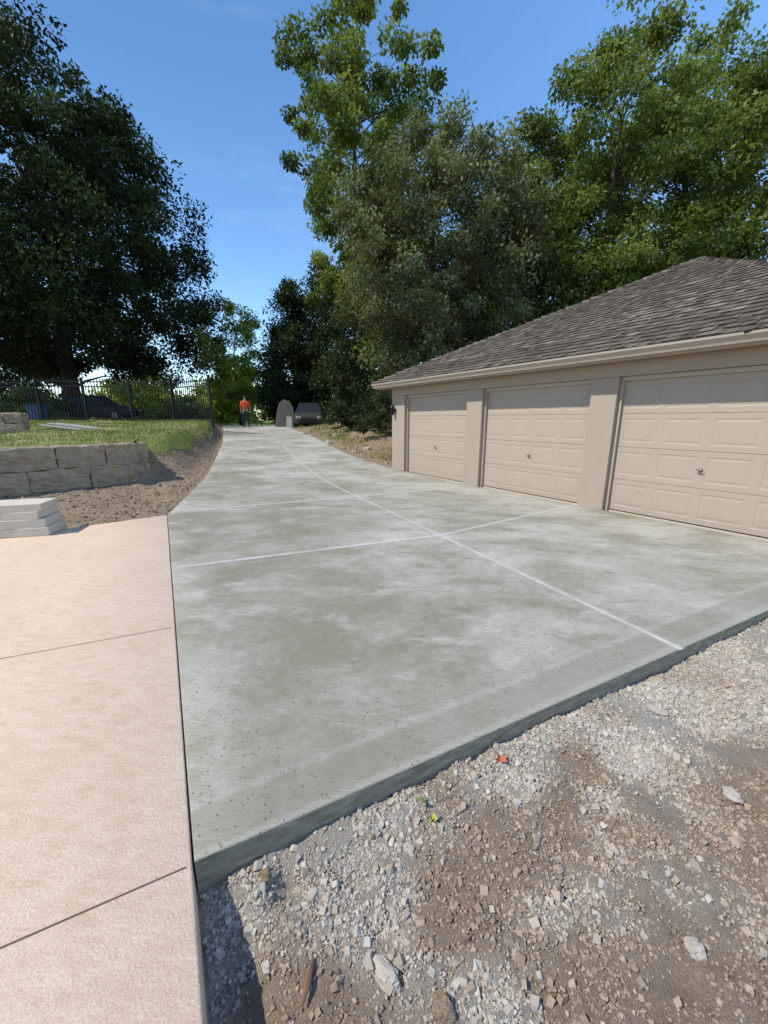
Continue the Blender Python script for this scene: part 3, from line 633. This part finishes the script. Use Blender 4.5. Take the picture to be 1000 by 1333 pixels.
def shrub(label,x,y,r,h,n,mat,seed,leaf=.13):
    g=np.random.default_rng(seed); z0=tz(x,y); S=empty('shrub',(x,y,z0)); tag(S,label,'shrub')
    a=g.uniform(0,6.283,n); rr=r*np.sqrt(g.random(n)); z=h*g.uniform(.15,1,n)*(1-.45*(rr/r)**2); ctr=np.stack([rr*np.cos(a),rr*np.sin(a),z],1)
    mb=MB()
    for i in range(0,n,2): mb.tube([(0,0,-.05),tuple(ctr[i]*.5+np.array([0,0,.05])),tuple(ctr[i])],[.025,.015,.005],5)
    mb.build('stem',M_bark,S); crown_mesh(ctr,g.uniform(.25,.45,n)*r*.6,150,leaf,LM[mat],S,seed+5,name='foliage')
shrub('tall dark shrub behind the verge left of the garage',.4,17.0,1.5,2.6,34,'dark',92)
shrub('dark low shrub on the verge near the parked vehicle',-1.7,20.2,1.5,2.2,32,'dark',93)
shrub('green bush behind the fence at far left',-21.5,25,2.4,2.0,34,'mid',94,.2)
shrub('bright green bush behind the fence right of the oak trunk',-15.2,30,2.2,1.6,34,'bright',95,.18)
shrub('green bush behind the angled fence panel',-12.6,24.2,1.2,1.2,24,'mid',96,.15)
# ------------------------------------------------------------------ vehicles and site clutter
def car(label,x,y,z,rz,col,cat='car',name='parked_car'):
    V=empty(name,(x,y,z),rz); tag(V,label,cat); P=simple('car_paint',col,.45,.05,2,.02,.001,.3)
    def sec(x,hw,z0,z1): return [(x,-hw*.92,z0),(x,-hw,z0+.12),(x,-hw,z1-.12),(x,-hw*.9,z1),(x,hw*.9,z1),(x,hw,z1-.12),(x,hw,z0+.12),(x,hw*.92,z0)]
    mb=MB(); mb.rings([sec(a,b,c,d) for a,b,c,d in ((-2.25,.72,.42,.86),(-2.1,.86,.28,.98),(-1.2,.91,.22,1.03),(0,.92,.22,1.03),(.9,.91,.22,1.0),(1.8,.87,.26,.88),(2.15,.78,.32,.78),(2.25,.66,.42,.7))]); mb.build('body',P,V,.02,smooth=False)
    glass=simple('car_glass',(.02,.024,.028),.3,.1,2,.0,.001,.3)
    mb=MB(); mb.rings([[(-1.85,-.8,1.03),(1.0,-.8,1.0),(1.0,.8,1.0),(-1.85,.8,1.03)],[(-1.35,-.62,1.50),(.25,-.62,1.52),(.25,.62,1.52),(-1.35,.62,1.50)]]); mb.build('window',glass,V,.03)
    mb=MB(); mb.rings([[(-1.4,-.64,1.505),(.3,-.64,1.525),(.3,.64,1.525),(-1.4,.64,1.505)],[(-1.25,-.55,1.56),(.15,-.55,1.57),(.15,.55,1.57),(-1.25,.55,1.56)]]); mb.build('roof',P,V,.02)
    ty=simple('tyre',(.02,.02,.02),.8)
    for sx in (-1.4,1.4):
        for sy in (-1,1):
            w=MB().tube([(sx,sy*.72,.33),(sx,sy*.93,.33)],.33,18).build('wheel',ty,V,.02); MB().tube([(sx,sy*.9,.33),(sx,sy*.945,.33)],.2,12).build('rim',M_metal,w)
    for sy in (-.6,.6): MB().box(2.17,2.27,sy-.14,sy+.14,.60,.72).build('headlight',simple('lamp_glass',(.4,.4,.38),.3),V,.02)
    MB().box(2.2,2.275,-.4,.4,.45,.58).build('grille',M_dark,V,.01)
c1=at(128,530,26); car('dark car parked behind the fence beside the oak trunk',c1.x,26,tz(c1.x,26),.12,(.012,.012,.013))
c2=at(403,545,25.5); car('dark grey vehicle parked facing us beyond the right side of the driveway',c2.x,25.5,tz(c2.x,22.5)-.05,R(-80),(.045,.043,.04))
b=at(369,550,23.6); zb=tz(b.x,23.6)
prof=[(-.55,0),(.50,0),(.53,.55),(.44,1.25),(.20,1.62),(-.12,1.68),(-.38,1.45),(-.50,.8)]
o=MB(); o.rings([[(x,y,z) for x,z in prof] for y in (-.03,.03)]); o=o.build('sheet_panel',simple('grey_panel',(.15,.133,.108),.9,.3,3),None,.004); o.location=(b.x+.05,23.6,zb-.02); o.rotation_euler=(R(-10),R(6),.25); tag(o,'dark grey slab with a rounded top leaning upright beside the driveway end','panel')
o=MB(); o.box(-.15,.15,-.02,.02,0,.7); o=o.build('plywood_panel',simple('pale_panel',(.40,.37,.32),.8),None,.004); o.location=(b.x+.58,22.6,tz(b.x+.58,22.6)); o.rotation_euler=(R(-10),0,.1); tag(o,'narrow pale panel standing right of the dark grey leaning slab','panel')
bt=at(88,570,13.6)
for i in range(3):
    x,y=bt.x+.05*i,bt.y+.28*i; o=MB().box(-.7,.7,-.12,.12,0,.05).build('board',M_wood,None,.004); o.location=(x,y,tz(x,y)+.06+.02*i); o.rotation_euler=(.06,R(8),.35+.07*i)
    tag(o,['nearest weathered board lying on the lawn behind the wall','middle weathered board lying on the lawn behind the wall','farthest weathered board lying on the lawn behind the wall'][i],'board')
b=at(46,520,23)
tb=MB(); tb.rings([[(-.3,-.28,0),(.3,-.28,0),(.3,.28,0),(-.3,.28,0)],[(-.36,-.34,.85),(.36,-.34,.85),(.36,.34,.85),(-.36,.34,.85)]])
BN=empty('wheelie_bin',(b.x,23,tz(b.x,23))); tag(BN,'blue bin standing behind the fence at far left','bin'); bl=simple('blue_plastic',(.05,.11,.22),.6)
tb.build('body',bl,BN,.02); MB().box(-.39,.39,-.37,.37,.852,.92).build('lid',bl,BN,.02)
# ------------------------------------------------------------------ worker
def skin_mesh(name, verts, edges, radii, mat, parent, root=0, sub=2):
    me=bpy.data.meshes.new(name); me.from_pydata(verts,edges,[]); o=link(name,me,mat,parent)
    sk=o.modifiers.new('Skin','SKIN'); sk.use_smooth_shade=True
    for i,r in enumerate(radii): me.skin_vertices[0].data[i].radius=(r,r) if not hasattr(r,'__len__') else r
    me.skin_vertices[0].data[root].use_root=True
    ss=o.modifiers.new('Sub','SUBSURF'); ss.levels=sub; ss.render_levels=sub
    dg=bpy.context.evaluated_depsgraph_get(); ev=o.evaluated_get(dg); m2=bpy.data.meshes.new_from_object(ev)
    o.modifiers.clear(); o.data=m2
    if not m2.materials: m2.materials.append(mat)
    for p in m2.polygons: p.use_smooth=True
    return o
def person(label,x,y,z,rz):
    Pn=empty('person',(x,y,z),rz); tag(Pn,label,'person')
    v=[(0,0,.95),(0,0,1.15),(0,.0,1.38),(0,0,1.50),(0,-.015,1.56),(0,-.03,1.66),(0,-.03,1.74)]; r=[(.15,.11),(.14,.10),(.17,.11),.06,.055,.085,.06]
    e=[(i,i+1) for i in range(6)]
    for s in (-1,1):
        b=len(v); v+=[(s*.19,0,1.42),(s*.25,-.02,1.15),(s*.27,-.12,.92),(s*.27,-.15,.85)]; r+=[.06,.048,.036,.032]; e+=[(2,b),(b,b+1),(b+1,b+2),(b+2,b+3)]
        for k in range(4):
            q=len(v); v+=[(s*.27+(k-1.5)*.02,-.18,.80),(s*.27+(k-1.5)*.02,-.18,.80-.045+.006*abs(k-1))]; r+=[.0095,.008]; e+=[(b+3,q),(q,q+1)]
        q=len(v); v+=[(s*.235,-.18,.85),(s*.225,-.2,.81)]; r+=[.011,.009]; e+=[(b+3,q),(q,q+1)]
        b=len(v); fw=-.12 if s>0 else .08
        v+=[(s*.10,0,.88),(s*.12,fw*.4,.50),(s*.13,fw,.09),(s*.135,fw-.16,.035)]; r+=[.085,.06,.045,.035]; e+=[(0,b),(b,b+1),(b+1,b+2),(b+2,b+3)]
    skin=simple('skin',(.45,.28,.2),.6,.08)
    skin_mesh('body',v,e,r,skin,Pn)
    sv=[(0,0,.93),(0,0,1.15),(0,0,1.38),(0,0,1.46)]; sr=[(.19,.15),(.18,.14),(.205,.15),.09]; se=[(0,1),(1,2),(2,3)]
    for s in (-1,1):
        b=len(sv); sv+=[(s*.19,0,1.42),(s*.25,-.02,1.15)]; sr+=[.09,.078]; se+=[(2,b),(b,b+1)]
    skin_mesh('shirt',sv,se,sr,simple('orange_red_cloth',(.82,.11,.03),.8,.12,8),Pn)
    tv=[(0,0,.97),(0,0,.9)]; tr=[(.16,.125),(.16,.12)]; te=[(0,1)]
    for s in (-1,1):
        fw=-.12 if s>0 else .08; b=len(tv); tv+=[(s*.10,0,.85),(s*.12,fw*.4,.50),(s*.13,fw,.10)]; tr+=[.105,.08,.07]; te+=[(1,b),(b,b+1),(b+1,b+2)]
    skin_mesh('trousers',tv,te,tr,simple('dark_denim',(.03,.035,.05),.85,.15,8),Pn)
    for s in (-1,1):
        fw=-.12 if s>0 else .08; mb=MB(); mb.rings([[(s*.13+a*.055,fw+b*.06-(.1 if b<0 else 0)*1,zz) for a,b in ((-1,-1),(1,-1),(1,1),(-1,1))] for zz in (.0,.09)]); mb.build('boot',M_dark,Pn,.02)
    hb=bmesh.new(); bmesh.ops.create_uvsphere(hb,u_segments=14,v_segments=9,radius=.105)
    for q in hb.verts: q.co=Vector((q.co.x*.95,q.co.y*1.05+.0,max(q.co.z,-.02)))
    me=bpy.data.meshes.new('hair'); hb.to_mesh(me); hb.free(); h=link('hair',me,simple('hair',(.03,.02,.015),.8),Pn); h.location=(0,-.02,1.70)
    mb=MB(); mb.rings([[(-.012,-.115,1.68),(.012,-.115,1.68),(.008,-.11,1.72),(-.008,-.11,1.72)],[(-.016,-.135,1.665),(.016,-.135,1.665),(.006,-.12,1.7),(-.006,-.12,1.7)]]); mb.build('nose',skin,Pn)
b=at(321,551,24.0); person('worker in orange red shirt and dark trousers standing at the driveway end',b.x,24.0,float(zd(24.0)),R(200))
# ------------------------------------------------------------------ light, sky, camera
EL=R(50); SH=Vector((-.95,-.31)).normalized(); S=Vector((SH.x*math.cos(EL),SH.y*math.cos(EL),math.sin(EL)))
sl=bpy.data.lights.new('sun','SUN'); sl.energy=5.0; sl.angle=R(.53); sl.color=(1,.96,.88); so=bpy.data.objects.new('sun',sl); C.objects.link(so)
so.rotation_euler=(-S).to_track_quat('-Z','Y').to_euler()
w=bpy.data.worlds.new('World'); bpy.context.scene.world=w; w.use_nodes=True; nt=w.node_tree; nt.nodes.clear()
sky=nd(nt,'ShaderNodeTexSky',sky_type='NISHITA',sun_disc=False,sun_elevation=EL,sun_rotation=math.atan2(-SH.x,SH.y),air_density=1.0,dust_density=.3,ozone_density=2.0,altitude=200)
hs=nd(nt,'ShaderNodeHueSaturation',{'Saturation':1.18,'Value':1.68,'Color':sky.outputs[0]}).outputs[0]
tc=nd(nt,'ShaderNodeTexCoord').outputs['Generated']
n=noise(nt,stretch(nt,tc,(1.2,2.0,7.0),.9),1.5,5,.6); cl=ramp(nt,n,[(.60,0),(.8,.14)])
col=mixc(nt,cl,hs,(6.5,7.2,8.2))
bg=nd(nt,'ShaderNodeBackground',{'Color':col,'Strength':.15}); ow=nd(nt,'ShaderNodeOutputWorld',{'Surface':bg.outputs[0]})
cam=bpy.data.cameras.new('camera'); co=bpy.data.objects.new('camera',cam); C.objects.link(co)
co.location=(0,0,CH); co.rotation_euler=(R(90)-PITCH,0,0); cam.sensor_width=36; cam.sensor_fit='AUTO'; cam.lens=FPX/1333*36; cam.clip_start=.05; cam.clip_end=2000
sc=bpy.context.scene; sc.camera=co; sc.view_settings.view_transform='Standard'; sc.view_settings.look='None'; sc.view_settings.exposure=0
